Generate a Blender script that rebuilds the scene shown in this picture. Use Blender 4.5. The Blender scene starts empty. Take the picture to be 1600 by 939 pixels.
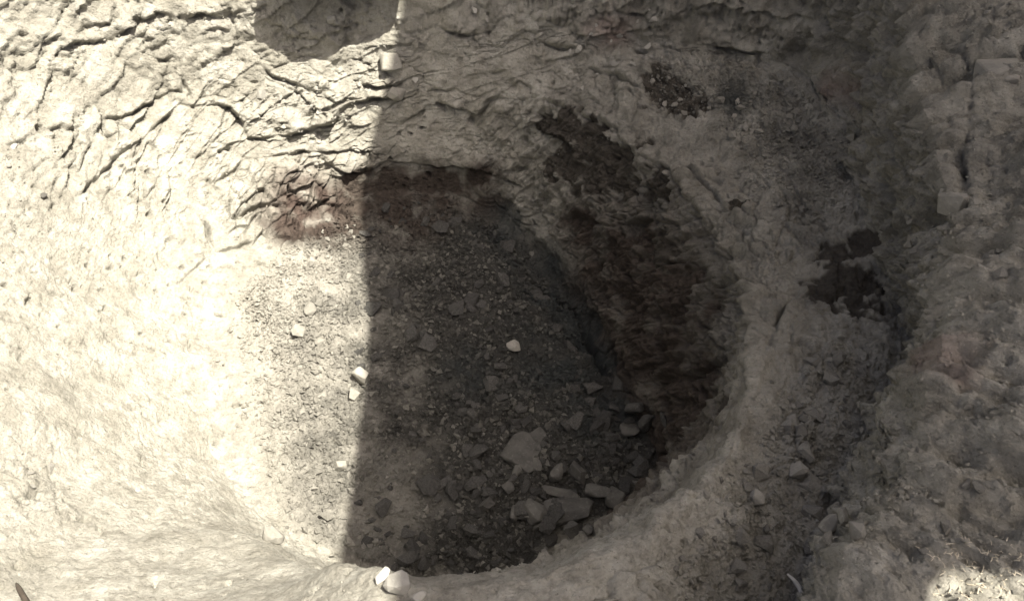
import bpy, bmesh, math, random
import numpy as np
from mathutils import Vector, Matrix

random.seed(7)
rng = np.random.default_rng(7)
scene = bpy.context.scene
R = math.radians

# ------------------------------------------------------------------ camera
CAM_H, PITCH, FPX = 3.6, R(52.0), 1386.0        # metres above pit floor, tilt below horizon, focal length in photo px
cam_d = bpy.data.cameras.new('camera')
cam_d.sensor_width = 36.0
cam_d.lens = 36.0 * FPX / 1600.0
cam_d.clip_start, cam_d.clip_end = 0.05, 400.0
cam = bpy.data.objects.new('camera', cam_d)
cam.location = (0, 0, CAM_H)
cam.rotation_euler = (math.pi / 2 - PITCH, 0, 0)
scene.collection.objects.link(cam)
scene.camera = cam

# ------------------------------------------------------------------ sky, sun, exposure
SUN = Vector((0.31, -0.13, 0.94)).normalized()
world = bpy.data.worlds.new('World'); scene.world = world; world.use_nodes = True
wn = world.node_tree.nodes; wl = world.node_tree.links
sky = wn.new('ShaderNodeTexSky'); sky.sky_type = 'NISHITA'; sky.sun_disc = False
sky.sun_elevation = math.asin(SUN.z); sky.sun_rotation = math.atan2(SUN.x, SUN.y)
sky.dust_density = 8.0; sky.ozone_density = 0.2; sky.air_density = 0.4
wl.new(sky.outputs[0], wn['Background'].inputs[0]); wn['Background'].inputs[1].default_value = 0.07
sl = bpy.data.lights.new('sun', 'SUN'); sl.energy = 5.0; sl.angle = R(0.45); sl.color = (1.0, 0.94, 0.83)
so = bpy.data.objects.new('sun', sl); so.rotation_euler = SUN.to_track_quat('Z', 'Y').to_euler(); so.location = (2, 0, 8)
scene.collection.objects.link(so)
vs = scene.view_settings
vs.view_transform = 'Standard'; vs.look = 'None'; vs.gamma = 1.0; vs.use_curve_mapping = False
vs.exposure = 1.5

# ------------------------------------------------------------------ pixel <-> world
CP, SP = math.cos(PITCH), math.sin(PITCH)
def ray(px, py):
    u, v = (px - 800.0) / FPX, (469.5 - py) / FPX
    return np.array([u, CP + v * SP, -SP + v * CP])
def U(px, py, z):
    d = ray(px, py); t = (z - CAM_H) / d[2]
    return np.array([d[0] * t, d[1] * t, z])
def project(P):
    x, y, z = P[:, 0], P[:, 1], P[:, 2] - CAM_H
    dep = np.maximum(y * CP - z * SP, 1e-3); up = y * SP + z * CP
    return 800 + FPX * x / dep, 469.5 - FPX * up / dep, y * CP - z * SP
class Hits:
    """surface points by photo pixel (nearest surface first)"""
    def __init__(self, P):
        self.P = P
        px, py, dep = project(P)
        ok = (dep > 0.3) & (px > -300) & (px < 1900) & (py > -300) & (py < 1250)
        idx = np.nonzero(ok)[0]
        self.s = 5.0
        ix = ((px[idx] + 300) / self.s).astype(int); iy = ((py[idx] + 300) / self.s).astype(int)
        self.buf = np.full((320, 450), -1, dtype=np.int64)
        o = np.argsort(-dep[idx])
        self.buf[iy[o], ix[o]] = idx[o]
    def i(self, px, py):
        x, y = int((px + 300) / self.s), int((py + 300) / self.s)
        for r in range(0, 30):
            w = self.buf[max(0, y - r):y + r + 1, max(0, x - r):x + r + 1]
            w = w[w >= 0]
            if len(w): return int(w[0] if r == 0 else w[len(w) // 2])
        return 0
    def p(self, px, py): return self.P[self.i(px, py)]

# ------------------------------------------------------------------ noise (vectorised)
perm = rng.permutation(256); perm = np.concatenate([perm, perm, perm])
G = np.array([(1,1,0),(-1,1,0),(1,-1,0),(-1,-1,0),(1,0,1),(-1,0,1),(1,0,-1),(-1,0,-1),(0,1,1),(0,-1,1),(0,1,-1),(0,-1,-1),(1,1,0),(-1,1,0),(0,-1,1),(0,-1,-1)], dtype=np.float32)
from concurrent.futures import ThreadPoolExecutor
POOL = ThreadPoolExecutor(4)
def chunked(f):
    def g(P):
        if len(P) < 40000: return f(P)
        parts = list(POOL.map(f, [P[i:i + 24000] for i in range(0, len(P), 24000)]))
        if isinstance(parts[0], tuple): return tuple(np.concatenate(q) for q in zip(*parts))
        return np.concatenate(parts)
    return g
@chunked
def perlin(P):
    P = P.astype(np.float32); I = np.floor(P).astype(np.int64); F = P - I; I &= 255
    W = F * F * F * (F * (F * 6 - 15) + 10)
    out = 0
    for dx in (0, 1):
        wx = W[:, 0] if dx else 1 - W[:, 0]
        for dy in (0, 1):
            wy = W[:, 1] if dy else 1 - W[:, 1]
            for dz in (0, 1):
                wz = W[:, 2] if dz else 1 - W[:, 2]
                h = perm[perm[perm[I[:, 0] + dx] + I[:, 1] + dy] + I[:, 2] + dz] & 15
                g = G[h]
                out = out + wx * wy * wz * (g[:, 0] * (F[:, 0] - dx) + g[:, 1] * (F[:, 1] - dy) + g[:, 2] * (F[:, 2] - dz))
    return out
def fbm(P, f, octv=3, gain=0.5):
    s, a = 0, 1.0
    for o in range(octv):
        s = s + a * perlin(P * f + 17.3 * o); a *= gain; f *= 2.03
    return s
def ridged(P, f, octv=3):
    s, a = 0, 1.0
    for o in range(octv):
        s = s + a * (1 - 2 * np.abs(perlin(P * f + 9.1 * o))); a *= 0.5; f *= 2.1
    return s
@chunked
def voronoi(P):
    """F1, F2, random id of nearest cell"""
    P = P.astype(np.float32); I = np.floor(P).astype(np.int64)
    f1 = np.full(len(P), 9.0, np.float32); f2 = f1.copy(); cid = np.zeros(len(P), np.float32)
    for dx in (-1, 0, 1):
        for dy in (-1, 0, 1):
            for dz in (-1, 0, 1):
                J = (I + (dx, dy, dz)); K = J & 255
                h = perm[perm[perm[K[:, 0]] + K[:, 1]] + K[:, 2]]
                h2 = perm[h + 31]; h3 = perm[h2 + 57]
                d = np.sqrt((J[:, 0] + .1 + h / 320. - P[:, 0]) ** 2 + (J[:, 1] + .1 + h2 / 320. - P[:, 1]) ** 2 + (J[:, 2] + .1 + h3 / 320. - P[:, 2]) ** 2)
                n = d < f1
                f2 = np.where(n, f1, np.minimum(f2, d)); cid = np.where(n, perm[h3 + 11] / 255.0, cid); f1 = np.where(n, d, f1)
    return f1, f2, cid
def sstep(a, b, x):
    t = np.clip((x - a) / (b - a), 0, 1); return t * t * (3 - 2 * t)

# ------------------------------------------------------------------ the pit: rings of (photo px, height) round its centre
CX, CY = U(720, 580, 0)[:2]
def polar(p): return math.atan2(p[1] - CY, p[0] - CX), math.hypot(p[0] - CX, p[1] - CY), p[2]
def ringtab(pix, pol=()):
    t = [polar(U(*q)) for q in pix] + [(R(a), r, z) for a, r, z in pol]
    t.sort(); return np.array(t)
foot = ringtab([(600,300,.05),(700,305,.05),(790,340,.05),(860,430,.05),(930,540,.05),(990,640,.05),(1040,740,.05),
                (450,850,.12),(390,760,.12),(350,650,.12),(330,540,.12),(345,450,.12),(430,395,.10),(520,335,.06)],
               [(-60,1.05,.03),(-80,1.1,.03),(-100,1.1,.05)])
lip = ringtab([(530,885,1.20),(470,868,.85),(400,850,.58),(300,800,.46),(230,700,.40),(200,600,.36),(200,500,.35),(225,400,.34),(290,310,.35),(390,235,.38),
               (500,212,.42),(600,175,.50),(700,165,.55),(820,165,.60),(930,190,.65),(1040,260,.75),(1120,360,.80),(1165,450,.90),(1180,540,1.0),
               (1165,630,1.1),(1120,720,1.2),(1050,790,1.3),(960,850,1.38),(850,885,1.4),(720,900,1.4),(620,900,1.38)])
mid = ringtab([(700,60,.85),(600,60,.82),(820,50,.88),(950,60,.86),(1060,80,.86),(1180,90,.88),(1270,120,.90),(1320,220,.93),(1350,330,.97),(1385,450,1.0),(1425,555,1.04),
               (20,750,.78),(10,620,.75),(20,500,.72),(60,350,.70),(130,250,.68),(250,165,.65),(400,110,.70),(500,80,.75),(40,890,.92)],
              [(-41,1.71,1.07),(-52,1.82,1.10),(-61,1.90,1.14),(-75,1.92,1.42),(-90,1.93,1.5),(-110,2.0,1.5)])
rim = ringtab([(1420,0,1.5),(1430,130,1.5),(1480,300,1.55),(1500,450,1.6),(1490,560,1.65),(1455,630,1.65),(1420,730,1.65),(1400,800,1.68),(1350,880,1.70),(1300,935,1.70)],
              [(-75,2.25,1.75),(-90,2.3,1.78),(-110,2.4,1.75),(-135,2.5,1.75),(180,2.75,1.75),(150,2.6,1.8),(120,2.15,1.85),(90,1.95,1.9),(70,1.95,1.9),(50,2.15,1.8),(38,2.2,1.6)])
NT = 1400
th = np.linspace(-math.pi, math.pi, NT, endpoint=False)
def gs(a, k, axis=0):
    """periodic gaussian smoothing"""
    x = np.arange(-3 * k, 3 * k + 1); w = np.exp(-x * x / (2.0 * k * k)); w /= w.sum()
    return sum(wi * np.roll(a, int(xi), axis) for xi, wi in zip(x, w))
def interp(tab):
    t = np.concatenate([tab[:, 0] - 2 * math.pi, tab[:, 0], tab[:, 0] + 2 * math.pi])
    return gs(np.interp(th, t, np.tile(tab[:, 1], 3)), 12), gs(np.interp(th, t, np.tile(tab[:, 2], 3)), 12)
rings = [interp(t) for t in (foot, lip, mid, rim)]
prof_r = [np.zeros(NT)] + [r for r, z in rings]
prof_z = [np.full(NT, 0.10)] + [z for r, z in rings]
NS = [150, 190, 120, 110]
rows_r, rows_z, rows_t = [], [], []
for k, n in enumerate(NS):
    for j in range(n):
        s = j / n
        if k == 0: s = 0.015 + 0.985 * s
        rows_r.append(prof_r[k] * (1 - s) + prof_r[k + 1] * s)
        rows_z.append(prof_z[k] * (1 - s) + prof_z[k + 1] * s)
        rows_t.append(k + j / n)
RR = np.array(rows_r); ZZ = np.array(rows_z); TT = np.array(rows_t)
def smooth_rows(A, k):
    x = np.arange(-3 * k, 3 * k + 1); w = np.exp(-x * x / (2.0 * k * k)); w /= w.sum()
    B = np.pad(A, ((3 * k, 3 * k), (0, 0)), mode='reflect', reflect_type='odd')
    return sum(wi * B[i:i + A.shape[0]] for i, wi in enumerate(w))
left = sstep(math.cos(R(75)), math.cos(R(25)), np.cos(th - R(185)))       # the west side is a soft bowl
ZZ = smooth_rows(ZZ, 5) * (1 - left) + smooth_rows(ZZ, 22) * left
RR = smooth_rows(RR, 5) * (1 - left) + smooth_rows(RR, 22) * left
# open ground beyond the rim
NG = 120
for j in range(NG):
    s = j / (NG - 1)
    rr = rings[3][0] + (1.35 * s + 70 * max(0, s - .55) ** 3 * 10)
    RR = np.vstack([RR, rr]); ZZ = np.vstack([ZZ, rings[3][1] + (2.0 - rings[3][1]) * min(1, s * 1.6)]); TT = np.append(TT, 4 + s)
NR = len(TT)
P = np.stack([CX + RR * np.cos(th), CY + RR * np.sin(th), ZZ], -1)
def normals(P):
    dt = np.roll(P, -1, 1) - np.roll(P, 1, 1)
    dr = np.gradient(P, axis=0)
    n = np.cross(dr, dt); n /= np.maximum(np.linalg.norm(n, axis=-1, keepdims=True), 1e-9)
    return n
N0 = normals(P); N0 *= np.sign(N0[..., 2:3].mean())
V = P.reshape(-1, 3); Nn = N0.reshape(-1, 3)
T = np.repeat(TT, NT); TH = np.tile(th, NR)
base_hit = Hits(V)
dn_th = lambda a, w: sstep(math.cos(R(w)), math.cos(R(w * .5)), np.cos(TH - R(a)))

def blob(lst, grow=1.0, soft=0.35):
    """mask from spots given as photo px + radius px, placed on the surface"""
    m = np.zeros(len(V))
    for q in lst:
        px, py, r = q[:3]
        c = base_hit.p(px, py); dep = project(c[None])[2][0]; rw = r * grow * dep / FPX
        d = np.linalg.norm(V - c, axis=1) / rw
        np.maximum(m, 1 - sstep(1 - soft, 1 + soft, d), out=m)
    return m

wob = fbm(V, 6.0, 4)          # shared organic wobble
wob2 = fbm(V + 31.7, 22.0, 3)
floor_m = 1 - sstep(0.88, 1.04, T + 0.10 * wob)
floor_m *= 1 - blob([(325,520,60),(320,620,85),(345,720,85),(385,820,70)], 1, .75) * np.clip(.95 + .9 * wob, 0, 1)      # smooth slope running out over the west edge
ledge_m = sstep(1.97, 2.12, T + .05 * wob) * (1 - sstep(2.9, 3.02, T)) * sstep(-66, -58, np.degrees(TH)) * (1 - sstep(45, 56, np.degrees(TH)))
ground_m = sstep(3.9, 4.1, T)
wall_m = (1 - floor_m) * (1 - ledge_m) * (1 - ground_m)
east_m = sstep(-.2, .35, np.cos(TH))

# rubble cover
rub_ledge = np.clip(blob([(1160,830,70),(1090,910,60),(1230,680,60),(1400,720,45),(1300,700,115),(1240,840,110),(1340,600,70),(1120,880,70),(1200,780,75),(1380,800,60),(1360,660,80),(1250,250,75),(1190,170,70),(1130,140,50),(1060,135,45),(1270,310,50),(1230,200,50),(930,375,40),(1030,420,30)], 1.0, .5), 0, 1)
bare_floor = .75 * blob([(610,775,60)], 1, .7)
rub_left = blob([(45,700,70),(60,790,50),(30,330,45),(30,250,40)], 1, .7)
rub_ground = blob([(1560,300,170),(1580,520,130),(1540,740,120),(1580,840,80),(1500,900,120),(1380,890,90),(1450,800,80),(1560,60,110)], 1, .5)
rub_far = blob([(640,60,45),(545,60,60),(750,30,40),(930,90,60),(990,60,50),(440,170,55),(520,165,40)], 1, .6)
rubble = np.clip(np.maximum.reduce([floor_m * (1 - .85 * bare_floor), rub_ledge * (.70 - .35 * (TH < -.1)), rub_left * .35, rub_ground * .6, rub_far * .5]), 0, 1)
rubble *= np.clip(.75 + .9 * wob, 0, 1)
lipz = sstep(1.7, 1.95, T) * (1 - sstep(2.12, 2.45, T)) * sstep(-100, -80, np.degrees(TH)) * (1 - sstep(-42, -12, np.degrees(TH)))   # trodden smooth lip
clodgeo = np.clip(np.maximum.reduce([rubble, rub_ground * .5, rub_left * .7, .5 * east_m * (1 - floor_m) * (1 - lipz) * np.clip(.05 + 2.2 * wob, 0, 1)]), 0, 1)
far_e = dn_th(22, 62) * sstep(1.6, 2.1, T)                      # the far east bank gets a darker colour
grey_e = sstep(1.1, 1.5, T) * (1 - sstep(2.2, 2.8, T)) * dn_th(18, 62) * (.85 + .6 * wob)       # darker grey claystone of the east wall
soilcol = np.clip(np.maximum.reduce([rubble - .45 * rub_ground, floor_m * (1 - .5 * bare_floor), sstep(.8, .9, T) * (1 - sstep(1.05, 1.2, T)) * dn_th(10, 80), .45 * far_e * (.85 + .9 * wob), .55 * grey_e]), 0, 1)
lit_side = 1 - sstep(-1.30, -.25, V[:, 0] + .35 * wob)            # shade put into floor colour: pale on sunlit west, dark on shaded east

# colour masks (real differences of the earth itself)
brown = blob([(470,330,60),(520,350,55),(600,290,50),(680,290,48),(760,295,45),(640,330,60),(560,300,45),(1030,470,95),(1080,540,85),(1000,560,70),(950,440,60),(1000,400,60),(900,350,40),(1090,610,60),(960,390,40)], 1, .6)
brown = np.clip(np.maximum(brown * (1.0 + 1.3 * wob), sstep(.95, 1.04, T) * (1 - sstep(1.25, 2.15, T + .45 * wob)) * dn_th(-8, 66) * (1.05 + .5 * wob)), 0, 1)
damp = blob([(880,205,30),(888,258,36),(960,268,40),(1000,222,16),(925,215,22),(1025,280,24),(860,195,18),(1318,440,52),(1335,480,36),(1350,375,26),(1300,400,26),(1040,140,36),(1080,155,30),(1120,650,30),(1130,630,24),(1045,385,30),(1010,300,14),(1045,300,13),(975,302,12),(905,300,11),(1150,325,14)], 1.15, .8)
damp = sstep(.46, .70, damp + (.60 * wob + .45 * wob2) * sstep(0, .3, damp))
red = np.clip(blob([(1490,570,42),(1490,600,30),(1310,130,32),(1345,150,26),(955,40,34)], 1, .8) * (.9 + wob), 0, 1) + .35 * blob([(470,310,60)], 1, .7)
blue = blob([(780,370,40),(820,410,40),(860,455,40),(905,510,40),(935,560,36),(800,350,50),(850,420,45),(900,500,50),(870,560,70),(730,585,40),(1140,160,40),(930,640,60)], 1, .9) * (.8 + wob)

# ---- displacement along the normal
rock_l = blob([(60,60,140),(200,100,150),(350,80,140),(500,100,120),(580,120,80),(450,170,90),(150,200,120),(330,200,80),(420,320,70),(500,340,60),(560,220,60),(250,230,90)], 1, .5)
bed = np.array([-.30, -.25, 1.0]); bed /= np.linalg.norm(bed)                      # bedding of the claystone
disp = .040 * fbm(V, 1.5, 2) + .022 * fbm(V + 5, 4.2, 3) * (1 - .3 * floor_m) * (1 - .5 * rock_l)
# blocky, bedded fracturing of the walls
sx = np.stack([V @ np.array([.96, 0, .29]), V @ np.array([0, 1, .2]), V @ bed], -1)
warp = np.stack([fbm(V + 3, 5, 2), fbm(V + 7, 5, 2), fbm(V + 11, 5, 2)], -1)
sel = wall_m + rub_ground + ledge_m > .02
f1, f2, cid = voronoi((sx[sel] + warp[sel] * .05) * np.array([3.2, 3.2, 10.0]))
blk = (cid - .5); tiltf = ((cid * 7.13) % 1 - .5) * np.sin(6.28 * cid) * (f2 - f1); crk = np.exp(-((f2 - f1) / .05) ** 2)
br = np.clip(rock_l * 1.0 + .35 * rub_far + .55 * east_m * (1 - .8 * lipz[:]) + .06, 0, 1)[sel] * np.clip(.6 + 1.5 * wob[sel], 0, 1)
disp[sel] += br * (1 - ground_m[sel]) * (.045 * blk - .016 * crk + .05 * tiltf)
f1, f2, cid = voronoi((sx[sel] + warp[sel] * .03) * np.array([13., 13., 30.0]))
br2 = np.clip(rock_l * .8 + .5 * rub_far + .6 * east_m * (1 - .8 * lipz) + .05, 0, 1)[sel] * np.clip(.12 + 2.2 * fbm(V[sel] + 40, 5.5, 3), 0, 1)
disp[sel] += br2 * (.034 * (cid - .5) - .012 * np.exp(-((f2 - f1) / .07) ** 2))
# bedding: overhanging ledges that run round the walls, broken at joints
f1, f2, cid = voronoi((V[:, :2] @ np.array([[1, 0, 0], [0, 1, 0]]) + np.array([0, 0, 1.0]) * V[:, 2:3] * .5 + warp * .05) * np.array([2.7, 2.7, 2.7]))
band = 1 - .75 * blob([(430,228,30),(480,222,32),(530,212,34),(580,205,38),(660,215,45),(720,220,45),(780,210,45)], 1, .5)
for fq, amp, off in ((9.0, .050, 0.0), (23.0, .013, 5.0)):
    ph = (V @ bed) * fq + .55 * (cid - .5) * 2 + .9 * perlin(V * 1.6 + off) + .25 * perlin(V * 8 + off)
    fr = ph % 1.0; lay = np.floor(ph)
    pres = np.clip(2.6 * perlin(np.stack([V[:, 0] * 2.2, V[:, 1] * 2.2, lay * 3.7 + off], -1)) + .08, 0, 1)
    m = wall_m * (rock_l * 1.0 + .75 * east_m * sstep(1.1, 1.3, T) * (1 - .6 * lipz) + .35 * dn_th(90, 60) * sstep(1.3, 1.5, T))
    disp += np.clip(m, 0, 1) * band * pres * amp * (np.exp(-fr * 2.2) - .25)
# thin bedding cracks and crevices
Cw = (sx + warp * .10) * np.array([2.6, 2.6, 9.0])
for off, fr in ((0.0, 1.0), (13.0, 1.9)):
    line = np.exp(-(perlin(Cw * fr + off) / .035) ** 2) * np.clip(3.0 * perlin(V * 2.6 * fr + off + 4) - .15, 0, 1)
    disp -= line * (wall_m + .6 * ledge_m + .6 * ground_m) * (.030 * np.maximum(.25 * rock_l, .6 * east_m * (1 - .7 * lipz)) + .006) / fr ** .5
pit = np.clip(perlin(V * 21 + 8) - .42, 0, 1) * np.clip(perlin(V * 3.1 + 60) * 3, 0, 1)
disp -= .16 * pit * (1 - floor_m)
pit2 = np.clip(perlin(V * 34 + 3) - .40, 0, 1) * np.clip(perlin(V * 4.3 + 90) * 3, 0, 1)
disp -= .12 * pit2 * (1 - floor_m) * (1 - east_m)
# jagged broken rock at the foot of the sunlit bank
bl = blob([(400,335,45),(450,325,60),(505,345,55),(540,330,40),(480,290,45)], 1, .4) * (1 - floor_m); bsel = bl > .02
f1, f2, cid = voronoi((sx[bsel] @ np.array([[.8, .6, 0], [-.6, .8, 0], [0, 0, 1]]) + warp[bsel] * .03) * np.array([17., 9., 13.]))
disp[bsel] += bl[bsel] * (.065 * (cid - .5) - .022 * np.exp(-((f2 - f1) / .06) ** 2) + .05 * (f2 - f1) * ((cid * 5.7) % 1 - .5))
# broken, blocky earth of the east side
esel = (east_m > .05) & (floor_m < .5)
gate = (east_m * (1 - floor_m) * (1 - .8 * lipz) * (1 - .55 * ground_m) * (1 - .45 * sstep(2.9, 3.1, T)) * (1 - .6 * dn_th(85, 45)))[esel]
f1, f2, cid = voronoi((V[esel] + warp[esel] * .06) * np.array([8., 8., 11.]))
disp[esel] += gate * np.clip(.35 + 1.8 * perlin(V[esel] * 3 + 44), 0, 1) * (.055 * (cid - .5) - .022 * np.exp(-((f2 - f1) / .06) ** 2) + .05 * (f2 - f1) * ((cid * 5.7) % 1 - .5))
f1, f2, cid = voronoi((V[esel] + warp[esel] * .04) * 21.0)
disp[esel] += gate * np.clip(.25 + 2.2 * perlin(V[esel] * 4.4 + 14), 0, 1) * (.030 * (cid - .5) - .012 * np.exp(-((f2 - f1) / .08) ** 2))
# lumpy clods in the rubble
sel = clodgeo > .04
f1, f2, cid = voronoi(V[sel] * 19.0 + warp[sel] * 1.2)
disp[sel] += clodgeo[sel] * (.055 * (cid - .35) * np.clip(1.15 - f1 * 1.25, 0, 1)) * np.clip(.6 + 1.4 * fbm(V[sel] + 77, 4.0, 2), .1, 1.3)
f1, f2, cid = voronoi(V[sel] * 46.0 + warp[sel] * 2)
disp[sel] += clodgeo[sel] * (.022 * (cid - .25) * np.clip(1.1 - f1 * 1.1, 0, 1))
# rough, scraped skin everywhere; vertical scrapes on the inner wall
disp += east_m * (wall_m + .7 * ledge_m) * (.022 * ridged(V, 4.5, 3) + .016 * fbm(V + 21, 11.0, 3)) * (1 - .75 * lipz)
disp += .006 * ridged(V, 14.0, 3) * (.15 + .65 * np.clip(wall_m * east_m + ground_m + ledge_m, 0, 1)) + .0035 * fbm(V, 45.0, 2)
scr = np.stack([TH * 14 + T * 5, T * 1.6, TH * 0 + 3], -1)
disp += .050 * (1 - .75 * (1 - sstep(-40, -15, np.degrees(TH)))) * fbm(scr, 1.0, 5, .6) * sstep(1.05, 1.3, T) * (1 - sstep(2.0, 2.3, T)) * east_m
scr = np.stack([TH * 16, T * 1.6, TH * 0 + 8], -1)
disp += .085 * fbm(scr, 1.0, 5, .6) * sstep(2.95, 3.2, T) * (1 - sstep(4.2, 4.5, T)) * east_m
disp += ground_m * (.05 * fbm(V, 3.0, 3) + .018 * ridged(V, 9.0, 3)) * (RR.reshape(-1) < 5)
disp -= damp * .012
# heap and hollows on the floor
disp += floor_m * (.07 * blob([(850,760,120),(700,480,90),(480,470,80)], 1, .9) - .03 * blob([(600,780,70)], 1, .9))
disp += floor_m * (.045 * fbm(V + 33, 5.0, 2))
disp -= .06 * blob([(770,360,30),(800,390,34),(840,435,34),(880,480,34),(915,525,32),(940,565,28)], 1, .8)

# cracks and ledges: polyline px, step of the upper side, gap depth, reach
CR = [
 ([(985,235),(1040,262),(1085,320),(1120,370),(1150,430),(1165,490),(1172,560),(1160,640)], .035, .030, .10), ([(1050,240),(1110,300),(1160,370)], .03, .03, .07), ([(1185,560),(1215,500),(1245,455)], .02, .035, .05), ([(1200,640),(1240,580),(1300,530)], .03, .02, .06), ([(1300,60),(1330,130),(1390,200),(1400,260)], .03, .04, .07), ([(1430,330),(1440,420),(1450,500)], .02, .04, .06), ([(1500,60),(1520,160),(1505,260),(1510,340)], .02, .04, .07), ([(900,100),(960,120),(1010,150)], .025, .03, .06), ([(820,60),(880,80),(930,75)], .025, .03, .06),
 ([(745,335),(800,390),(850,440),(890,472),(930,550),(975,622)], .0, .06, .07), ([(1000,300),(1040,330),(1060,360)], .02, .03, .05), ([(1090,440),(1100,500),(1130,540),(1170,560)], .02, .03, .06),
 ([(55,126),(78,103),(95,75),(119,66),(146,68),(170,60),(204,48),(232,31),(245,22),(266,27)], .035, .045, .10),
 ([(290,30),(310,20),(345,25),(380,12)], .03, .04, .08), ([(320,48),(340,42),(360,50)], .02, .025, .05),
 ([(279,14),(283,40),(293,68)], .0, .045, .05), ([(283,123),(292,140),(300,156)], .0, .05, .05), ([(20,61),(35,85),(53,112)], .0, .022, .05),
 ([(0,228),(17,225),(51,206),(90,196),(129,211),(153,198)], .018, .022, .06),
 ([(157,184),(194,181),(221,167),(252,150),(276,140),(296,150)], .03, .035, .09),
 ([(106,320),(150,279),(191,235),(221,215),(256,187),(279,167)], .018, .032, .07), ([(157,187),(181,225)], .0, .028, .04),
 ([(303,167),(341,164),(361,174),(375,191),(388,216),(412,218),(450,211),(491,201),(521,194),(535,174),(552,164),(579,157),(617,153),(632,155)], .075, .05, .13),
 ([(406,102),(423,118),(443,129),(460,131),(481,141),(501,145),(518,129),(545,130)], .03, .03, .07),
 ([(566,131),(590,136),(617,135),(636,123)], .035, .03, .05), ([(545,95),(580,100),(600,92)], .02, .02, .04),
 ([(402,245),(446,244),(491,237),(532,235),(566,238),(593,237)], .03, .025, .05),
 ([(491,238),(511,259),(538,269),(569,271),(596,259),(613,249)], .045, .04, .06),
 ([(300,303),(334,286),(368,269),(388,245)], .016, .02, .05), ([(280,205),(310,210),(330,216)], .015, .02, .04),
 ([(317,337),(327,362),(339,392)], .0, .04, .05), ([(339,392),(368,387),(399,378)], .02, .03, .05), ([(354,346),(382,334),(412,319),(450,324)], .025, .035, .05),
 ([(446,351),(470,375),(494,405)], .01, .035, .05), ([(484,330),(490,355),(497,378)], .01, .03, .04), ([(528,340),(530,365)], .0, .03, .03), ([(470,300),(500,318),(540,322)], .03, .03, .05),
 ([(665,167),(699,167),(719,170),(746,184),(763,160),(791,143),(811,133),(838,140)], .045, .035, .08),
 ([(658,145),(685,143),(712,140),(743,152),(777,143)], .015, .02, .04),
 ([(845,158),(870,168),(890,177)], .02, .03, .05), ([(905,180),(930,187),(961,204),(985,235)], .025, .03, .06),
 ([(790,242),(815,246),(845,245)], .02, .025, .04), ([(777,264),(800,266),(825,259)], .02, .025, .04),
 ([(570,262),(612,252),(640,256),(680,264),(740,264),(790,280),(830,300)], .05, .06, .08),
 ([(682,41),(705,52),(726,55),(747,51)], .025, .03, .05), ([(763,116),(790,112)], .02, .025, .04), ([(620,195),(650,180),(660,172)], .01, .02, .04),
 ([(880,340),(900,344),(968,351),(1019,341),(1067,354)], .05, .05, .07),
 ([(1070,300),(1084,331),(1111,371),(1118,389),(1132,412),(1145,450)], .015, .03, .06),
 ([(1172,395),(1196,405),(1210,423)], .03, .03, .05), ([(1012,395),(1019,405),(1050,412),(1077,409),(1080,385)], .02, .04, .05),
 ([(11,719),(29,744),(58,752)], .03, .035, .05), ([(40,766),(66,758)], .015, .022, .03), ([(92,758),(100,772),(108,779)], .015, .025, .03), ([(40,776),(56,790)], .01, .022, .03), ([(62,786),(72,800)], .01, .022, .03),
 ([(206,618),(227,629)], .012, .022, .03), ([(222,640),(230,647)], .01, .022, .03), ([(290,622),(306,637)], .01, .02, .03), ([(218,824),(238,832)], .01, .02, .03),
 ([(272,500),(285,535),(292,550)], .008, .014, .04), ([(295,525),(298,545),(315,552)], .015, .018, .03), ([(205,570),(212,575),(228,585)], .01, .016, .03), ([(270,440),(300,420),(330,395)], .006, .012, .04),
 ([(400,835),(412,850),(440,855)], .03, .03, .04), ([(470,864),(500,868),(540,866)], .02, .025, .04),
 ([(1450,100),(1480,150)], .02, .03, .06), ([(1455,250),(1470,290)], .02, .04, .06), ([(1440,510),(1456,515)], .03, .04, .05), ([(1460,320),(1485,312),(1505,320)], .03, .04, .06), ([(1400,160),(1412,190)], .0, .03, .05),
 ([(1280,90),(1270,130),(1285,180)], .02, .03, .06), ([(1320,200),(1335,250),(1350,270)], .02, .03, .06), ([(1350,240),(1365,260),(1390,290)], .02, .03, .05),
 ([(940,15),(1000,22),(1020,30)], .025, .03, .06), ([(1100,70),(1150,75),(1200,90)], .03, .035, .06), ([(930,420),(980,470),(1010,520)], .01, .015, .06),
 ([(1100,610),(1105,660),(1100,700)], .01, .025, .05), ([(1250,855),(1290,860)], .03, .05, .05), ([(950,640),(1000,700),(1040,720)], .01, .012, .05),
]
Vw = V + .010 * np.stack([fbm(V, 16, 2), fbm(V + 50, 16, 2), fbm(V + 90, 16, 2)], -1)
uptan = np.array([0, 0, 1.0]) - Nn * Nn[:, 2:3]
uptan /= np.maximum(np.linalg.norm(uptan, axis=1, keepdims=True), 1e-6)
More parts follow.
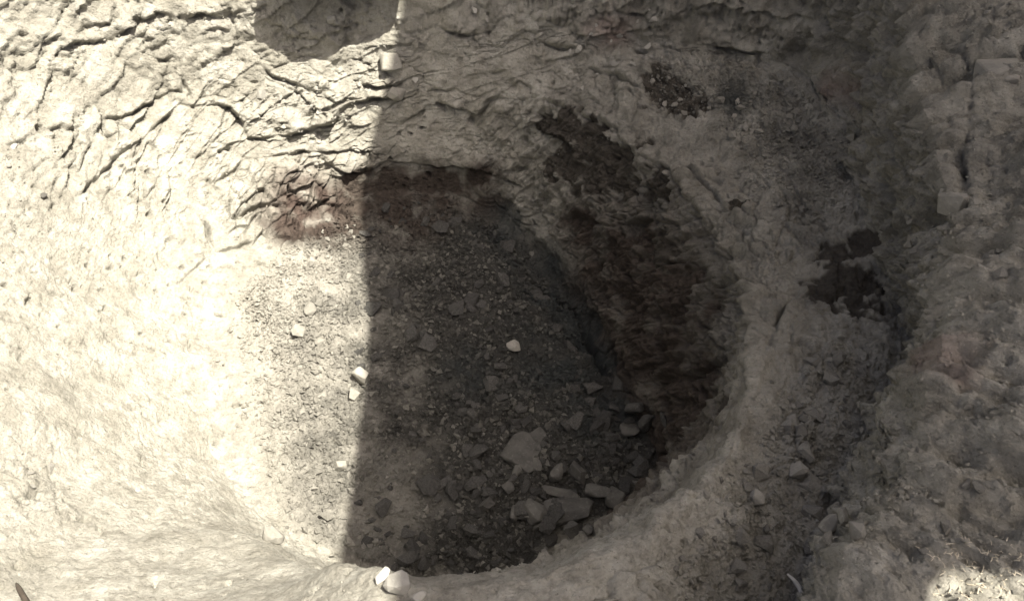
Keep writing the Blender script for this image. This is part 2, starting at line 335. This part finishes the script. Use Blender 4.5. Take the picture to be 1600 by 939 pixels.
for pts, step, gap, reach in CR:
    W = [base_hit.p(*q) for q in pts]
    best = np.full(len(V), 9.0); side = np.zeros(len(V)); along = np.zeros(len(V))
    Wm = np.array(W); lo, hi = Wm.min(0) - 3 * reach, Wm.max(0) + 3 * reach
    near = np.nonzero(np.all((V > lo) & (V < hi), axis=1))[0]
    Q = Vw[near]; b = np.full(len(near), 9.0); s = np.zeros(len(near)); al = np.zeros(len(near))
    n = len(W) - 1
    for k in range(n):
        a, c = W[k], W[k + 1]; e = c - a; L = max(e @ e, 1e-8)
        t = np.clip(((Q - a) @ e) / L, 0, 1); D = Q - (a + t[:, None] * e); d = np.linalg.norm(D, axis=1)
        m = d < b; b[m] = d[m]; s[m] = np.sum(D[m] * uptan[near][m], 1); al[m] = (k + t[m]) / n
    taper = np.clip(np.minimum(al, 1 - al) * 5, .15, 1)
    vary = np.clip(.75 + 1.3 * perlin(V[near] * 9 + 3), .2, 1.4)
    upm = 1 / (1 + np.exp(-s / .0025))
    disp[near] += taper * vary * (step * upm * np.exp(-b / reach) - 1.5 * gap * np.exp(-(b / .0095) ** 2) * (1 - .65 * upm if step > 0 else 1) - .35 * step * (1 - upm) * np.exp(-b / (reach * .6)))

V = V + Nn * disp[:, None]
P = V.reshape(NR, NT, 3)
N1 = normals(P); N1 *= np.sign(N1[..., 2:3].mean()); Nf = N1.reshape(-1, 3)
top_hit = Hits(V)

# ------------------------------------------------------------------ materials
def mat(name): 
    m = bpy.data.materials.new(name); m.use_nodes = True
    return m, m.node_tree.nodes, m.node_tree.links, m.node_tree.nodes['Principled BSDF']
def noise(n, l, co, scale, detail=6, rough=.6):
    t = n.new('ShaderNodeTexNoise'); t.inputs['Scale'].default_value = scale; t.inputs['Detail'].default_value = detail; t.inputs['Roughness'].default_value = rough
    l.new(co, t.inputs['Vector']); return t.outputs['Fac']
def ramp(n, l, src, a, b, c0=(0, 0, 0, 1), c1=(1, 1, 1, 1)):
    r = n.new('ShaderNodeValToRGB'); r.color_ramp.elements[0].position = a; r.color_ramp.elements[1].position = b
    r.color_ramp.elements[0].color = c0; r.color_ramp.elements[1].color = c1; l.new(src, r.inputs[0]); return r.outputs[0]
def mix(n, l, fac, a, b, mode='MIX'):
    m = n.new('ShaderNodeMix'); m.data_type = 'RGBA'; m.blend_type = mode
    if isinstance(fac, float): m.inputs[0].default_value = fac
    else: l.new(fac, m.inputs[0])
    for i, s in ((6, a), (7, b)):
        if isinstance(s, tuple): m.inputs[i].default_value = s + (1,)
        else: l.new(s, m.inputs[i])
    return m.outputs[2]
def bump(n, l, h, strength, dist, prev=None):
    b = n.new('ShaderNodeBump'); b.inputs['Strength'].default_value = strength; b.inputs['Distance'].default_value = dist
    l.new(h, b.inputs['Height'])
    if prev: l.new(prev, b.inputs['Normal'])
    return b.outputs[0]

def earth_material():
    m, n, l, bs = mat('pit_earth')
    co = n.new('ShaderNodeNewGeometry').outputs['Position']
    at = n.new('ShaderNodeAttribute'); at.attribute_name = 'soil'
    sep = n.new('ShaderNodeSeparateColor'); l.new(at.outputs['Color'], sep.inputs[0])
    at2 = n.new('ShaderNodeAttribute'); at2.attribute_name = 'tint'
    sep2 = n.new('ShaderNodeSeparateColor'); l.new(at2.outputs['Color'], sep2.inputs[0])
    n1 = noise(n, l, co, 3.5, 8); n2 = noise(n, l, co, 28, 8, .7); n3 = noise(n, l, co, 140, 4, .7)
    clay = mix(n, l, ramp(n, l, n1, .35, .65), (.365, .353, .303), (.46, .448, .392))
    clay = mix(n, l, ramp(n, l, n2, .46, .66), clay, (.265, .255, .217))
    n5 = noise(n, l, co, 75, 6, .75)
    clay = mix(n, l, ramp(n, l, n5, .30, .44, (1, 1, 1, 1), (0, 0, 0, 1)), clay, (.16, .152, .128))
    clay = mix(n, l, ramp(n, l, n3, .62, .74), clay, (.55, .54, .50))
    n4 = noise(n, l, co, 9.0, 10, .65)
    clay = mix(n, l, ramp(n, l, n4, .40, .62), mix(n, l, 1.0, clay, (.74, .73, .71), 'MULTIPLY'), clay)
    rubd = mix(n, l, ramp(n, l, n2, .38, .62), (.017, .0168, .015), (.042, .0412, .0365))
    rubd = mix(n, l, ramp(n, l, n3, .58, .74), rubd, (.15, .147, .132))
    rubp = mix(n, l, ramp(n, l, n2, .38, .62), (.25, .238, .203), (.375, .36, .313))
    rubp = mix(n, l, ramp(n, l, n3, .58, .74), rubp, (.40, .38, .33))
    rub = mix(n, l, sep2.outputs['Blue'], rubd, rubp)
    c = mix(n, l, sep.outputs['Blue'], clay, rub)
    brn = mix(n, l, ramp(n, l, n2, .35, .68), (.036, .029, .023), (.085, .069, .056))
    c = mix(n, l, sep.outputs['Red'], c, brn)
    c = mix(n, l, sep2.outputs['Red'], c, (.22, .135, .115))
    c = mix(n, l, sep2.outputs['Green'], c, (.032, .038, .038))
    c = mix(n, l, sep.outputs['Green'], c, mix(n, l, ramp(n, l, n2, .35, .65), (.042, .038, .031), (.085, .076, .062)))
    l.new(c, bs.inputs['Base Color']); bs.inputs['Roughness'].default_value = .93; bs.inputs['Specular IOR Level'].default_value = .25
    vor = n.new('ShaderNodeTexVoronoi'); vor.inputs['Scale'].default_value = 95; l.new(co, vor.inputs['Vector'])
    b = bump(n, l, n2, .9, .022); b = bump(n, l, n5, .8, .012, b); b = bump(n, l, vor.outputs['Distance'], .4, .006, b); b = bump(n, l, n3, .6, .004, b)
    l.new(b, bs.inputs['Normal'])
    return m
EARTH = earth_material()

def rock_material(name, c0, c1, c2, rough=.9, sc=1.0):
    m, n, l, bs = mat(name)
    tc = n.new('ShaderNodeTexCoord').outputs['Object']
    info = n.new('ShaderNodeObjectInfo')
    add = n.new('ShaderNodeVectorMath'); add.operation = 'ADD'; l.new(tc, add.inputs[0]); l.new(info.outputs['Location'], add.inputs[1])
    co = add.outputs[0]
    n1 = noise(n, l, co, 14 * sc, 8); n2 = noise(n, l, co, 70 * sc, 6, .7)
    c = mix(n, l, ramp(n, l, n1, .35, .65), c0, c1); c = mix(n, l, ramp(n, l, n2, .55, .75), c, c2)
    v = n.new('ShaderNodeMapRange'); v.inputs[3].default_value = .75; v.inputs[4].default_value = 1.25; l.new(info.outputs['Random'], v.inputs[0])
    hs = n.new('ShaderNodeHueSaturation'); l.new(c, hs.inputs['Color']); l.new(v.outputs[0], hs.inputs['Value'])
    l.new(hs.outputs[0], bs.inputs['Base Color']); bs.inputs['Roughness'].default_value = rough; bs.inputs['Specular IOR Level'].default_value = .3
    b = bump(n, l, n1, .6, .012); b = bump(n, l, n2, .6, .005, b); l.new(b, bs.inputs['Normal'])
    return m
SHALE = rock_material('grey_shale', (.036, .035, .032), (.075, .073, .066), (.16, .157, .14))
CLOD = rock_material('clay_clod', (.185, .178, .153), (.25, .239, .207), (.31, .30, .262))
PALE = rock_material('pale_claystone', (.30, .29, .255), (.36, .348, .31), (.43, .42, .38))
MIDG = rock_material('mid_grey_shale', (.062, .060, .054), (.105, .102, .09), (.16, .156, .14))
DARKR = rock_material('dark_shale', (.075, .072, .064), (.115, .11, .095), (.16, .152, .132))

# ------------------------------------------------------------------ build the ground pieces
def link(o, parent=None):
    scene.collection.objects.link(o)
    if parent: o.parent = parent
    return o
def tag(o, label=None, cat=None, group=None, kind=None):
    for k, v in (('label', label), ('category', cat), ('group', group), ('kind', kind)):
        if v: o[k] = v
    return o
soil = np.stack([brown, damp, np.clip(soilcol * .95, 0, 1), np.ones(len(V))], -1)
tint = np.stack([np.clip(red, 0, 1) * .42, np.clip(blue, 0, 1) * .75, np.maximum(lit_side * (T < 1.5), sstep(1.8, 2, T) * (1 - .75 * far_e)), np.ones(len(V))], -1)
def sheet(name, r0, r1, label, cat):
    nr = r1 - r0 + 1
    sl_ = slice(r0 * NT, (r1 + 1) * NT)
    i = np.arange(nr - 1)[:, None] * NT; j = np.arange(NT)[None, :]; j2 = (j + 1) % NT
    F = np.stack([i + j, i + NT + j, i + NT + j2, i + j2], -1).reshape(-1, 4)
    vv = V[sl_]
    me = bpy.data.meshes.new(name)
    extra = r0 == 0
    nv = len(vv) + (1 if extra else 0)
    if extra: vv = np.vstack([vv, vv[:NT].mean(0)])
    tri = np.stack([np.full(NT, nv - 1), np.arange(NT), (np.arange(NT) + 1) % NT], -1) if extra else np.zeros((0, 3), int)
    me.vertices.add(nv); me.vertices.foreach_set('co', vv.astype(np.float32).ravel())
    loops = np.concatenate([F.ravel(), tri.ravel()])
    me.loops.add(len(loops)); me.loops.foreach_set('vertex_index', loops.astype(np.int32))
    me.polygons.add(len(F) + len(tri))
    st = np.concatenate([np.arange(len(F)) * 4, len(F) * 4 + np.arange(len(tri)) * 3])
    me.polygons.foreach_set('loop_start', st.astype(np.int32))
    me.update(calc_edges=True); me.validate()
    for nm, arr in (('soil', soil), ('tint', tint)):
        a = me.color_attributes.new(nm, 'FLOAT_COLOR', 'POINT'); q = arr[sl_]
        if extra: q = np.vstack([q, q[:1]])
        a.data.foreach_set('color', q.astype(np.float32).ravel())
    me.polygons.foreach_set('use_smooth', np.ones(len(me.polygons), bool))
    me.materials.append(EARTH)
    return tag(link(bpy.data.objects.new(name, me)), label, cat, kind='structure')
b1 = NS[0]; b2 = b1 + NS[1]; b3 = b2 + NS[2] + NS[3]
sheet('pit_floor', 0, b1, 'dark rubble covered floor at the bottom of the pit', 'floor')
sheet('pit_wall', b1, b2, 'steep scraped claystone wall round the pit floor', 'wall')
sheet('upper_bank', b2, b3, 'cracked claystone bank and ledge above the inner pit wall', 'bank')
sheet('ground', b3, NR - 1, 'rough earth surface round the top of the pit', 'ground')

# ------------------------------------------------------------------ stones
def hull_mesh(name, m, seed, n=16, sx=1, sy=1, sz=.6, boxy=.5, bevel=0):
    r = random.Random(seed); bm = bmesh.new()
    for _ in range(n):
        v = Vector((r.gauss(0, 1), r.gauss(0, 1), r.gauss(0, 1))).normalized()
        k = max(abs(v.x), abs(v.y), abs(v.z)); v = v * ((1 - boxy) + boxy / k) * r.uniform(.85, 1.0)
        bm.verts.new((v.x * sx * .5, v.y * sy * .5, v.z * sz * .5))
    res = bmesh.ops.convex_hull(bm, input=bm.verts)
    bmesh.ops.delete(bm, geom=[e for e in bm.verts if not e.link_faces], context='VERTS')
    bmesh.ops.dissolve_limit(bm, angle_limit=R(12), verts=bm.verts, edges=bm.edges)
    if bevel:
        bmesh.ops.bevel(bm, geom=list(bm.edges), offset=bevel, segments=1, affect='EDGES', clamp_overlap=True)
    bmesh.ops.triangulate(bm, faces=bm.faces)
    me = bpy.data.meshes.new(name); bm.to_mesh(me); bm.free(); me.materials.append(m)
    return me
def orient(nrm, spin, tilt):
    n = Vector(nrm); n = (n + Vector((0, 0, .6)) + Vector((random.gauss(0, tilt), random.gauss(0, tilt), 0))).normalized()
    return n.to_track_quat('Z', 'Y').to_matrix() @ Matrix.Rotation(spin, 3, 'Z')
# surface normals averaged coarsely for resting stones
def stone(name, px, py, wpx, hpx, thick, m, label, cat='stone', spin=0, tilt=.1, boxy=.6, sink=.25, seed=None, group=None, n=18):
    """a single stone set on the surface seen at photo pixel (px,py); its width and depth are given in photo px at that distance"""
    i = top_hit.i(px, py); p = V[i]; dep = project(p[None])[2][0]; k = dep / FPX
    me = hull_mesh(name, m, seed if seed is not None else int(px * 7 + py), n, wpx * k, hpx * k * 1.25, thick, boxy, min(thick, wpx * k) * .06)
    o = bpy.data.objects.new(name, me)
    nn = Nn[i]; M = orient(nn, spin, tilt)
    c = Vector(p) + M @ Vector((0, 0, thick * (.5 - sink)))
    o.matrix_world = Matrix.Translation(c) @ M.to_4x4()
    return tag(link(o), label, cat, group)

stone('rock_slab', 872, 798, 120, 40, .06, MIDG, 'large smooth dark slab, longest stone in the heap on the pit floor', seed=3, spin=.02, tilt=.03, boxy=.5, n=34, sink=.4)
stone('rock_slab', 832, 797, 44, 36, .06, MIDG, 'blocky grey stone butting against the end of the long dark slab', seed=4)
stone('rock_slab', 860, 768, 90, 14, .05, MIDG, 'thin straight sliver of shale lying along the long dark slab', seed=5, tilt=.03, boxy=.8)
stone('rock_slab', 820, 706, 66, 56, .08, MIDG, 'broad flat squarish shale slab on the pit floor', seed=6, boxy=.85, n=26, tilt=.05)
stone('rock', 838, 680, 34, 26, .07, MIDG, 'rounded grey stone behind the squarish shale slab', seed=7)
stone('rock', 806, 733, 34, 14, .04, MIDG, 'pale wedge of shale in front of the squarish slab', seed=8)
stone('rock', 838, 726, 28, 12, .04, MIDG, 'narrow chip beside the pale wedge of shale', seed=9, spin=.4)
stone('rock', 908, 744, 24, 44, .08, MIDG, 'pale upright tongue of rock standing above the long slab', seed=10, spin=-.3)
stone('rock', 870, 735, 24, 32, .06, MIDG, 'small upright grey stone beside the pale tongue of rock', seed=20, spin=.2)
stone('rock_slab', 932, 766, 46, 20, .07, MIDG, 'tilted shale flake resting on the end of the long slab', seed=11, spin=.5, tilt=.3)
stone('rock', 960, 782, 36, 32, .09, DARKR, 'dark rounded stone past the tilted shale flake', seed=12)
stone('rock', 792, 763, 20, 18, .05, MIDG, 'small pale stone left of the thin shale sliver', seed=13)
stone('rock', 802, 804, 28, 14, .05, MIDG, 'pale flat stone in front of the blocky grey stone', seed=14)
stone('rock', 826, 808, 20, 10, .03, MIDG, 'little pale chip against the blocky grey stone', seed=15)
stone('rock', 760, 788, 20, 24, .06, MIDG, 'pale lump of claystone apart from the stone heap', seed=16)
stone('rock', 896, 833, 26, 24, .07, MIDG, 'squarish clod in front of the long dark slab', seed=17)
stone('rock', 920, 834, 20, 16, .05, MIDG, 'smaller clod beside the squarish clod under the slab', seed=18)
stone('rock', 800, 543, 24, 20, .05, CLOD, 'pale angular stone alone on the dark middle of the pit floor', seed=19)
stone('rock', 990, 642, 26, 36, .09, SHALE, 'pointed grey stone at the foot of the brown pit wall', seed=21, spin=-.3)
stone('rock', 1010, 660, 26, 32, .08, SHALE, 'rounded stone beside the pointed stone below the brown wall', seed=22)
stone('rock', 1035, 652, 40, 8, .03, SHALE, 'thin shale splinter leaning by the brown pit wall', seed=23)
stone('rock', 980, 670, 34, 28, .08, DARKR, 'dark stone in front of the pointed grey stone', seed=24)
stone('rock', 612, 96, 38, 30, .09, CLOD, 'pale square block of claystone perched on the sunlit bank', seed=25, boxy=.7, n=15, sink=.15, spin=.25)
stone('rock', 624, 148, 26, 22, .09, CLOD, 'pale angular block at the shadow edge on the overhanging ledge', seed=26, sink=.4)
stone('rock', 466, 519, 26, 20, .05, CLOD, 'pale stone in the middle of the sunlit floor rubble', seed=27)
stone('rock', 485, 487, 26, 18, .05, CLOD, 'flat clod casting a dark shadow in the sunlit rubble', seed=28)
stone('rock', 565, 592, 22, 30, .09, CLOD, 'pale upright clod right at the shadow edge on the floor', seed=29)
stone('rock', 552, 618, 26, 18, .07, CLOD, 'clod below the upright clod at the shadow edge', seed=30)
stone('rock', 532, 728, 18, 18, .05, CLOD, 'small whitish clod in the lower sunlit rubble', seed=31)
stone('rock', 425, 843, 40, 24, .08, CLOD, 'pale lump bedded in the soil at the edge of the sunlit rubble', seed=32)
stone('rock', 620, 910, 44, 34, .05, PALE, 'whitish wedge of claystone on the near lip of the pit', seed=33, boxy=.8, spin=.3)
stone('rock', 596, 902, 34, 18, .03, PALE, 'broken pale flake on the near lip of the pit', seed=34)
stone('rock', 655, 932, 26, 16, .03, PALE, 'white pebble beside the wedge on the near lip', seed=35)
stone('rock', 1178, 776, 30, 18, .05, CLOD, 'stone at the inner edge of the rubble ledge', seed=36)
stone('rock', 1243, 742, 26, 28, .06, CLOD, 'upright block standing in the rubble of the ledge', seed=37, boxy=.85)
stone('rock', 1300, 828, 44, 18, .05, CLOD, 'flat slab at the foot of the ledge bank', seed=38)
stone('rock', 1322, 808, 34, 14, .04, CLOD, 'flake behind the flat slab at the foot of the ledge bank', seed=39)
stone('rock', 1335, 832, 30, 24, .05, CLOD, 'stone wedged against the bank at the end of the ledge', seed=40)
stone('rock', 1305, 850, 26, 20, .04, CLOD, 'clod in front of the flat slab on the ledge', seed=41)
stone('rock', 1262, 866, 60, 18, .05, CLOD, 'long clod over the dark hollow in the ledge', seed=42)
stone('rock', 1555, 112, 70, 60, .10, CLOD, 'broad smooth stone bedded in the high rough ground', seed=43, sink=.6)
stone('rock', 1490, 318, 50, 46, .10, CLOD, 'blocky lump jutting from the high bank', seed=44, sink=.45)
stone('rock', 68, 305, 12, 9, .035, DARKR, 'small dark pebble stuck on the pale sunlit slope', seed=45)

# overhanging boulder at the head of the sunlit bank
def boulder():
    bm = bmesh.new(); bmesh.ops.create_icosphere(bm, subdivisions=5, radius=1)
    c = np.array([v.co[:] for v in bm.verts])
    k = np.abs(c).max(1); c = c * (.55 + .45 / k)[:, None]
    c = c * np.array([.37, .24, .22]); q = c + 4.0
    n = c / np.linalg.norm(c, axis=1, keepdims=True)
    c = c + n * (.05 * fbm(q, 4, 3) + .012 * ridged(q, 14, 2))[:, None]
    for v, x in zip(bm.verts, c): v.co = x
    me = bpy.data.meshes.new('boulder'); bm.to_mesh(me); bm.free(); me.materials.append(CLOD)
    me.polygons.foreach_set('use_smooth', np.ones(len(me.polygons), bool))
    o = bpy.data.objects.new('boulder', me); o.location = (-.82, 4.02, 1.36); o.rotation_euler = (.1, .05, .1)
    return tag(link(o), 'grey boulder overhanging the top of the sunlit bank', 'boulder')
boulder()

# loose fragments: large ones one by one, fines as one mass
def proto(m, tagname, k0, flat):
    return [hull_mesh(tagname, m, k0 + k, 13, 1, random.uniform(.55, .9), random.uniform(*flat), .45) for k in range(8)]
SP_ = proto(SHALE, 'shale_fragment', 100, (.35, .6)); CP_ = proto(CLOD, 'clay_clod', 200, (.5, .75)); PP_ = proto(PALE, 'pale_fragment', 300, (.4, .7))
area = np.linalg.norm(np.cross(np.gradient(P, axis=0), (np.roll(P, -1, 1) - np.roll(P, 1, 1)) / 2), axis=-1).ravel()
pxv, pyv, dpv = project(V)
inview = (dpv > .3) & (pxv > -60) & (pxv < 1660) & (pyv > -40) & (pyv < 970)
def pick(weight, n):
    w = weight * area * inview; w = w / w.sum()
    return rng.choice(len(V), n, p=w)
def loose(idx, protos, name, label, group, s0, s1, cat='stone'):
    for q, i in enumerate(idx):
        s = s0 * (s1 / s0) ** (random.random() ** 2.2)
        o = bpy.data.objects.new(name, protos[q % len(protos)])
        M = orient(Nn[i], random.uniform(0, 6.28), .45)
        o.matrix_world = Matrix.Translation(Vector(V[i]) + Vector(Nn[i]) * s * .12) @ (M * s).to_4x4()
        tag(link(o), label, cat, group)
fl_w = floor_m * (rubble + .05)
sunx = pxv < 560  # at shadow edge: darker stone colour for shaded fragments, paler for sunlit ones
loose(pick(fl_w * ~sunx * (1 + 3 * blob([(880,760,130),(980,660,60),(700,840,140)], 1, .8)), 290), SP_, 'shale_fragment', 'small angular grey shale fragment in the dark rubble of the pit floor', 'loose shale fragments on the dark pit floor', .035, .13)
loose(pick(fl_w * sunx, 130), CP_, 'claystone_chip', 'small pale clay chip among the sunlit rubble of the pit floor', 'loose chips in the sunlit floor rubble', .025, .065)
loose(pick(rub_ledge * (T > 2) * (pyv > 480), 200), CP_, 'clay_clod', 'small grey clay clod strewn over the wide rubble ledge beside the near lip', 'loose clods on the wide rubble ledge', .025, .085)
loose(pick(rub_ledge * (T > 1.8) * (pyv <= 480), 90), CP_, 'clay_clod', 'small dark clod in the rubble patch on the high far ledge', 'loose clods on the far ledge', .025, .07)
loose(pick(rub_ground, 90), CP_, 'soil_lump', 'small soil lump on the rough high ground above the rubble ledge', 'loose clods on the high ground', .015, .045)
loose(pick(rub_far + rub_left * .5, 70), PP_, 'clay_flake', 'small pale flake of claystone caught on the cracked sunlit bank', 'loose flakes on the sunlit bank', .02, .06)

def fines(name, weight, n, m, s0, s1, label, cat, seed):
    r = np.random.default_rng(seed)
    tv = []; 
    base = []
    for k in range(10):       # ten small angular shapes
        v = r.normal(size=(6, 3)); v = np.array([(1,0,0),(-1,0,0),(0,.75,0),(0,-.75,0),(0,0,.55),(0,0,-.4)]) + r.normal(scale=.22, size=(6, 3)); base.append(v * .5)
    Fo = np.array([(0,2,4),(2,1,4),(1,3,4),(3,0,4),(2,0,5),(1,2,5),(3,1,5),(0,3,5)])
    idx = pick(weight, n)
    s = s0 * (s1 / s0) ** (r.random(n) ** 2)
    sh = r.integers(0, 10, n)
    B = np.array(base)[sh] * s[:, None, None]
    a = r.random(n) * 6.283; ca, sa = np.cos(a), np.sin(a)
    n3 = Nn[idx] + r.normal(scale=.35, size=(n, 3)); n3 /= np.linalg.norm(n3, axis=1, keepdims=True)
    t1 = np.cross(n3, np.array([0, 1.0, .01])); t1 /= np.linalg.norm(t1, axis=1, keepdims=True); t2 = np.cross(n3, t1)
    X = B[..., 0] * ca[:, None] - B[..., 1] * sa[:, None]; Y = B[..., 0] * sa[:, None] + B[..., 1] * ca[:, None]
    W = X[..., None] * t1[:, None] + Y[..., None] * t2[:, None] + B[..., 2][..., None] * n3[:, None]
    W += (V[idx] + Nf[idx] * (s * .15)[:, None] + r.normal(scale=.003, size=(n, 3)))[:, None]
    F = (Fo[None] + (np.arange(n) * 6)[:, None, None]).reshape(-1, 3)
    me = bpy.data.meshes.new(name); me.from_pydata(W.reshape(-1, 3).tolist(), [], F.tolist()); me.materials.append(m)
    sv = soil[idx].copy(); sv[:, 2] *= 1 - .45 * r.random(n) ** 3; sv[:, 1] *= r.uniform(.2, 1, n); tv = tint[idx]
    for nm, arr in (('soil', sv), ('tint', tv)):
        a = me.color_attributes.new(nm, 'FLOAT_COLOR', 'POINT'); a.data.foreach_set('color', np.repeat(arr, 6, 0).astype(np.float32).ravel())
    return tag(link(bpy.data.objects.new(name, me)), label, cat, kind='stuff')
fines('lit_side_rubble', floor_m * (rubble + .03) * lit_side, 12000, EARTH, .006, .034, 'fine rubble, coloured paler on the sunlit side of the pit floor', 'rubble', 6)
fines('rubble_gravel', floor_m * (rubble + .25) * (1 - lit_side), 24000, EARTH, .007, .045, 'fine rubble, coloured darker on the shaded side of the pit floor', 'rubble', 1)
fines('far_ledge_gravel', rub_ledge * (T > 1.9) * (pyv <= 480), 4000, EARTH, .007, .032, 'fine dark crumbs on the high far ledge', 'rubble', 9)
fines('ledge_gravel', rub_ledge * (T > 1.9) * (pyv > 480), 8000, EARTH, .005, .026, 'fine clay crumbs strewn over the ledge beside the pit', 'rubble', 2)
fines('ground_gravel', rub_ground + .02 * (T > 3.5), 5000, EARTH, .004, .018, 'fine crumbs on the rough high ground', 'rubble', 3)
fines('bank_crumbs', rub_far + rub_left + .10 * wall_m + .1 * rock_l, 5000, EARTH, .004, .018, 'pale clay crumbs caught on the sloping pit walls', 'rubble', 4)

# ------------------------------------------------------------------ straw and twig
def tube(name, pts, rad, m, label, cat, group=None):
    cu = bpy.data.curves.new(name, 'CURVE'); cu.dimensions = '3D'; cu.bevel_depth = rad; cu.bevel_resolution = 2; cu.resolution_u = 6
    sp = cu.splines.new('BEZIER'); sp.bezier_points.add(len(pts) - 1)
    for b, (p, r) in zip(sp.bezier_points, pts):
        b.co = p; b.radius = r; b.handle_left_type = b.handle_right_type = 'AUTO'
    tmp = bpy.data.objects.new('tmp', cu); link(tmp)
    dg = bpy.context.evaluated_depsgraph_get(); me = bpy.data.meshes.new_from_object(tmp.evaluated_get(dg))
    bpy.data.objects.remove(tmp); me.materials.clear(); me.materials.append(m); me.name = name
    return tag(link(bpy.data.objects.new(name, me)), label, cat, group)
STRAW = rock_material('dry_straw', (.42, .37, .28), (.52, .47, .37), (.62, .58, .49), .6, 2)
HAY = rock_material('bleached_straw', (.66, .63, .55), (.74, .71, .64), (.80, .78, .72), .6, 2)
TWIG = rock_material('dark_twig', (.05, .04, .03), (.08, .065, .05), (.11, .09, .07), .8, 2)
def above(px, py, h): return Vector(top_hit.p(px, py)) + Vector((0, 0, h))
zs = float(top_hit.p(1245, 915)[2]) + .02
def sp(px, py, dz): return Vector(U(px, py, zs + dz))
tube('straw', [(sp(1258, 945, 0), 1.1), (sp(1252, 924, .012), 1.4), (sp(1243, 909, .018), 1.4), (sp(1230, 896, .02), .5)], .0048, HAY, 'curved white straw blade rising from the ledge', 'straw')
tube('straw', [(sp(1281, 945, 0), 1), (sp(1281, 928, .01), 1), (sp(1280, 911, .02), .6)], .0018, HAY, 'thin straight straw stalk beside the curved blade', 'straw')
tube('twig', [(above(28, 912, .02), .5), (above(38, 924, .03), 1.3), (above(52, 945, .03), 1.6)], .006, TWIG, 'dark broken twig lying on the pale sunlit slope', 'twig')

# dried grass litter on the sunlit corner of the high ground
def litter():
    w = blob([(1520,912,70),(1590,900,50),(1460,915,40)], 1, .4)
    idx = pick(w, 260); vs_, fs = [], []
    r = random.Random(5)
    for i in idx:
        p = Vector(V[i]); a = r.uniform(0, 6.28); L = r.uniform(.004, .018); wd = r.uniform(.0006, .0013)
        d = Vector((math.cos(a), math.sin(a), r.uniform(-.1, .35))).normalized(); s = d.cross(Vector((0, 0, 1))).normalized() * wd; h = Vector((0, 0, wd))
        o = p + Vector((0, 0, .003)); k = len(vs_)
        mid_ = o + d * L * .5 + Vector((0, 0, r.uniform(0, .004))); e = o + d * L
        vs_ += [o - s, o + s, o + h, mid_ - s, mid_ + s, mid_ + h, e]
        fs += [(k, k+1, k+4, k+3), (k+1, k+2, k+5, k+4), (k+2, k, k+3, k+5), (k+3, k+4, k+6), (k+4, k+5, k+6), (k+5, k+3, k+6)]
    me = bpy.data.meshes.new('straw_litter'); me.from_pydata([tuple(v) for v in vs_], [], fs); me.materials.append(STRAW)
    tag(link(bpy.data.objects.new('straw_litter', me)), 'dried pale straw litter on the sunlit high ground', 'straw', kind='stuff')
litter()

# ------------------------------------------------------------------ added unseen sheet on poles, outlined so its edge shades the pit
def shade_blocker():
    ZC = 6.2
    def up(p): k = (ZC - p[2]) / SUN.z; return (p[0] + SUN.x * k, p[1] + SUN.y * k)
    A = up(U(562, 300, 0.05)); B = up(U(572, 560, 0.08)); D = up(U(548, 760, 0.06)); C = up(U(620, 910, 1.4))
    lit = [up(U(1425, 960, 1.72)), up(U(1445, 906, 1.74)), up(U(1520, 893, 1.77)), up(U(1620, 905, 1.8))]
    poly = [(A[0], 5.6), A, B, D, C, (C[0] - .02, -1.6), (lit[0][0], -1.6), lit[0], lit[1], lit[2], lit[3], (3.45, lit[3][1]), (3.45, 5.6)]
    bm = bmesh.new(); lo = [bm.verts.new((x, y, ZC)) for x, y in poly]; hi = [bm.verts.new((x, y, ZC + .012)) for x, y in poly]
    n = len(poly)
    bm.faces.new(lo); bm.faces.new(hi[::-1])
    for k in range(n): bm.faces.new((lo[k], hi[k], hi[(k + 1) % n], lo[(k + 1) % n]))
    bmesh.ops.recalc_face_normals(bm, faces=bm.faces); bmesh.ops.triangulate(bm, faces=bm.faces)
    root = bpy.data.objects.new('shade_blocker', None); root.location = (0, 0, 0); link(root)
    tag(root, 'added unseen sheet on poles, shading the pit from overhead', 'shade_blocker')
    CAN = rock_material('blocker_cloth', (.26, .235, .19), (.30, .27, .22), (.33, .30, .25), .85)
    me = bpy.data.meshes.new('blocker_sheet'); bm.to_mesh(me); bm.free(); me.materials.append(CAN)
    link(bpy.data.objects.new('blocker_sheet', me), root)
    for x, y in ((A[0] + .1, 5.5), (C[0] + .1, -1.5), (3.35, 5.5), (3.35, lit[3][1] + .1)):
        b2_ = bmesh.new(); bmesh.ops.create_cone(b2_, cap_ends=True, segments=12, radius1=.04, radius2=.035, depth=4.6)
        m2 = bpy.data.meshes.new('blocker_pole'); b2_.to_mesh(m2); b2_.free(); m2.materials.append(TWIG)
        o = link(bpy.data.objects.new('blocker_pole', m2), root); o.location = (x, y, ZC - 2.3)
shade_blocker()
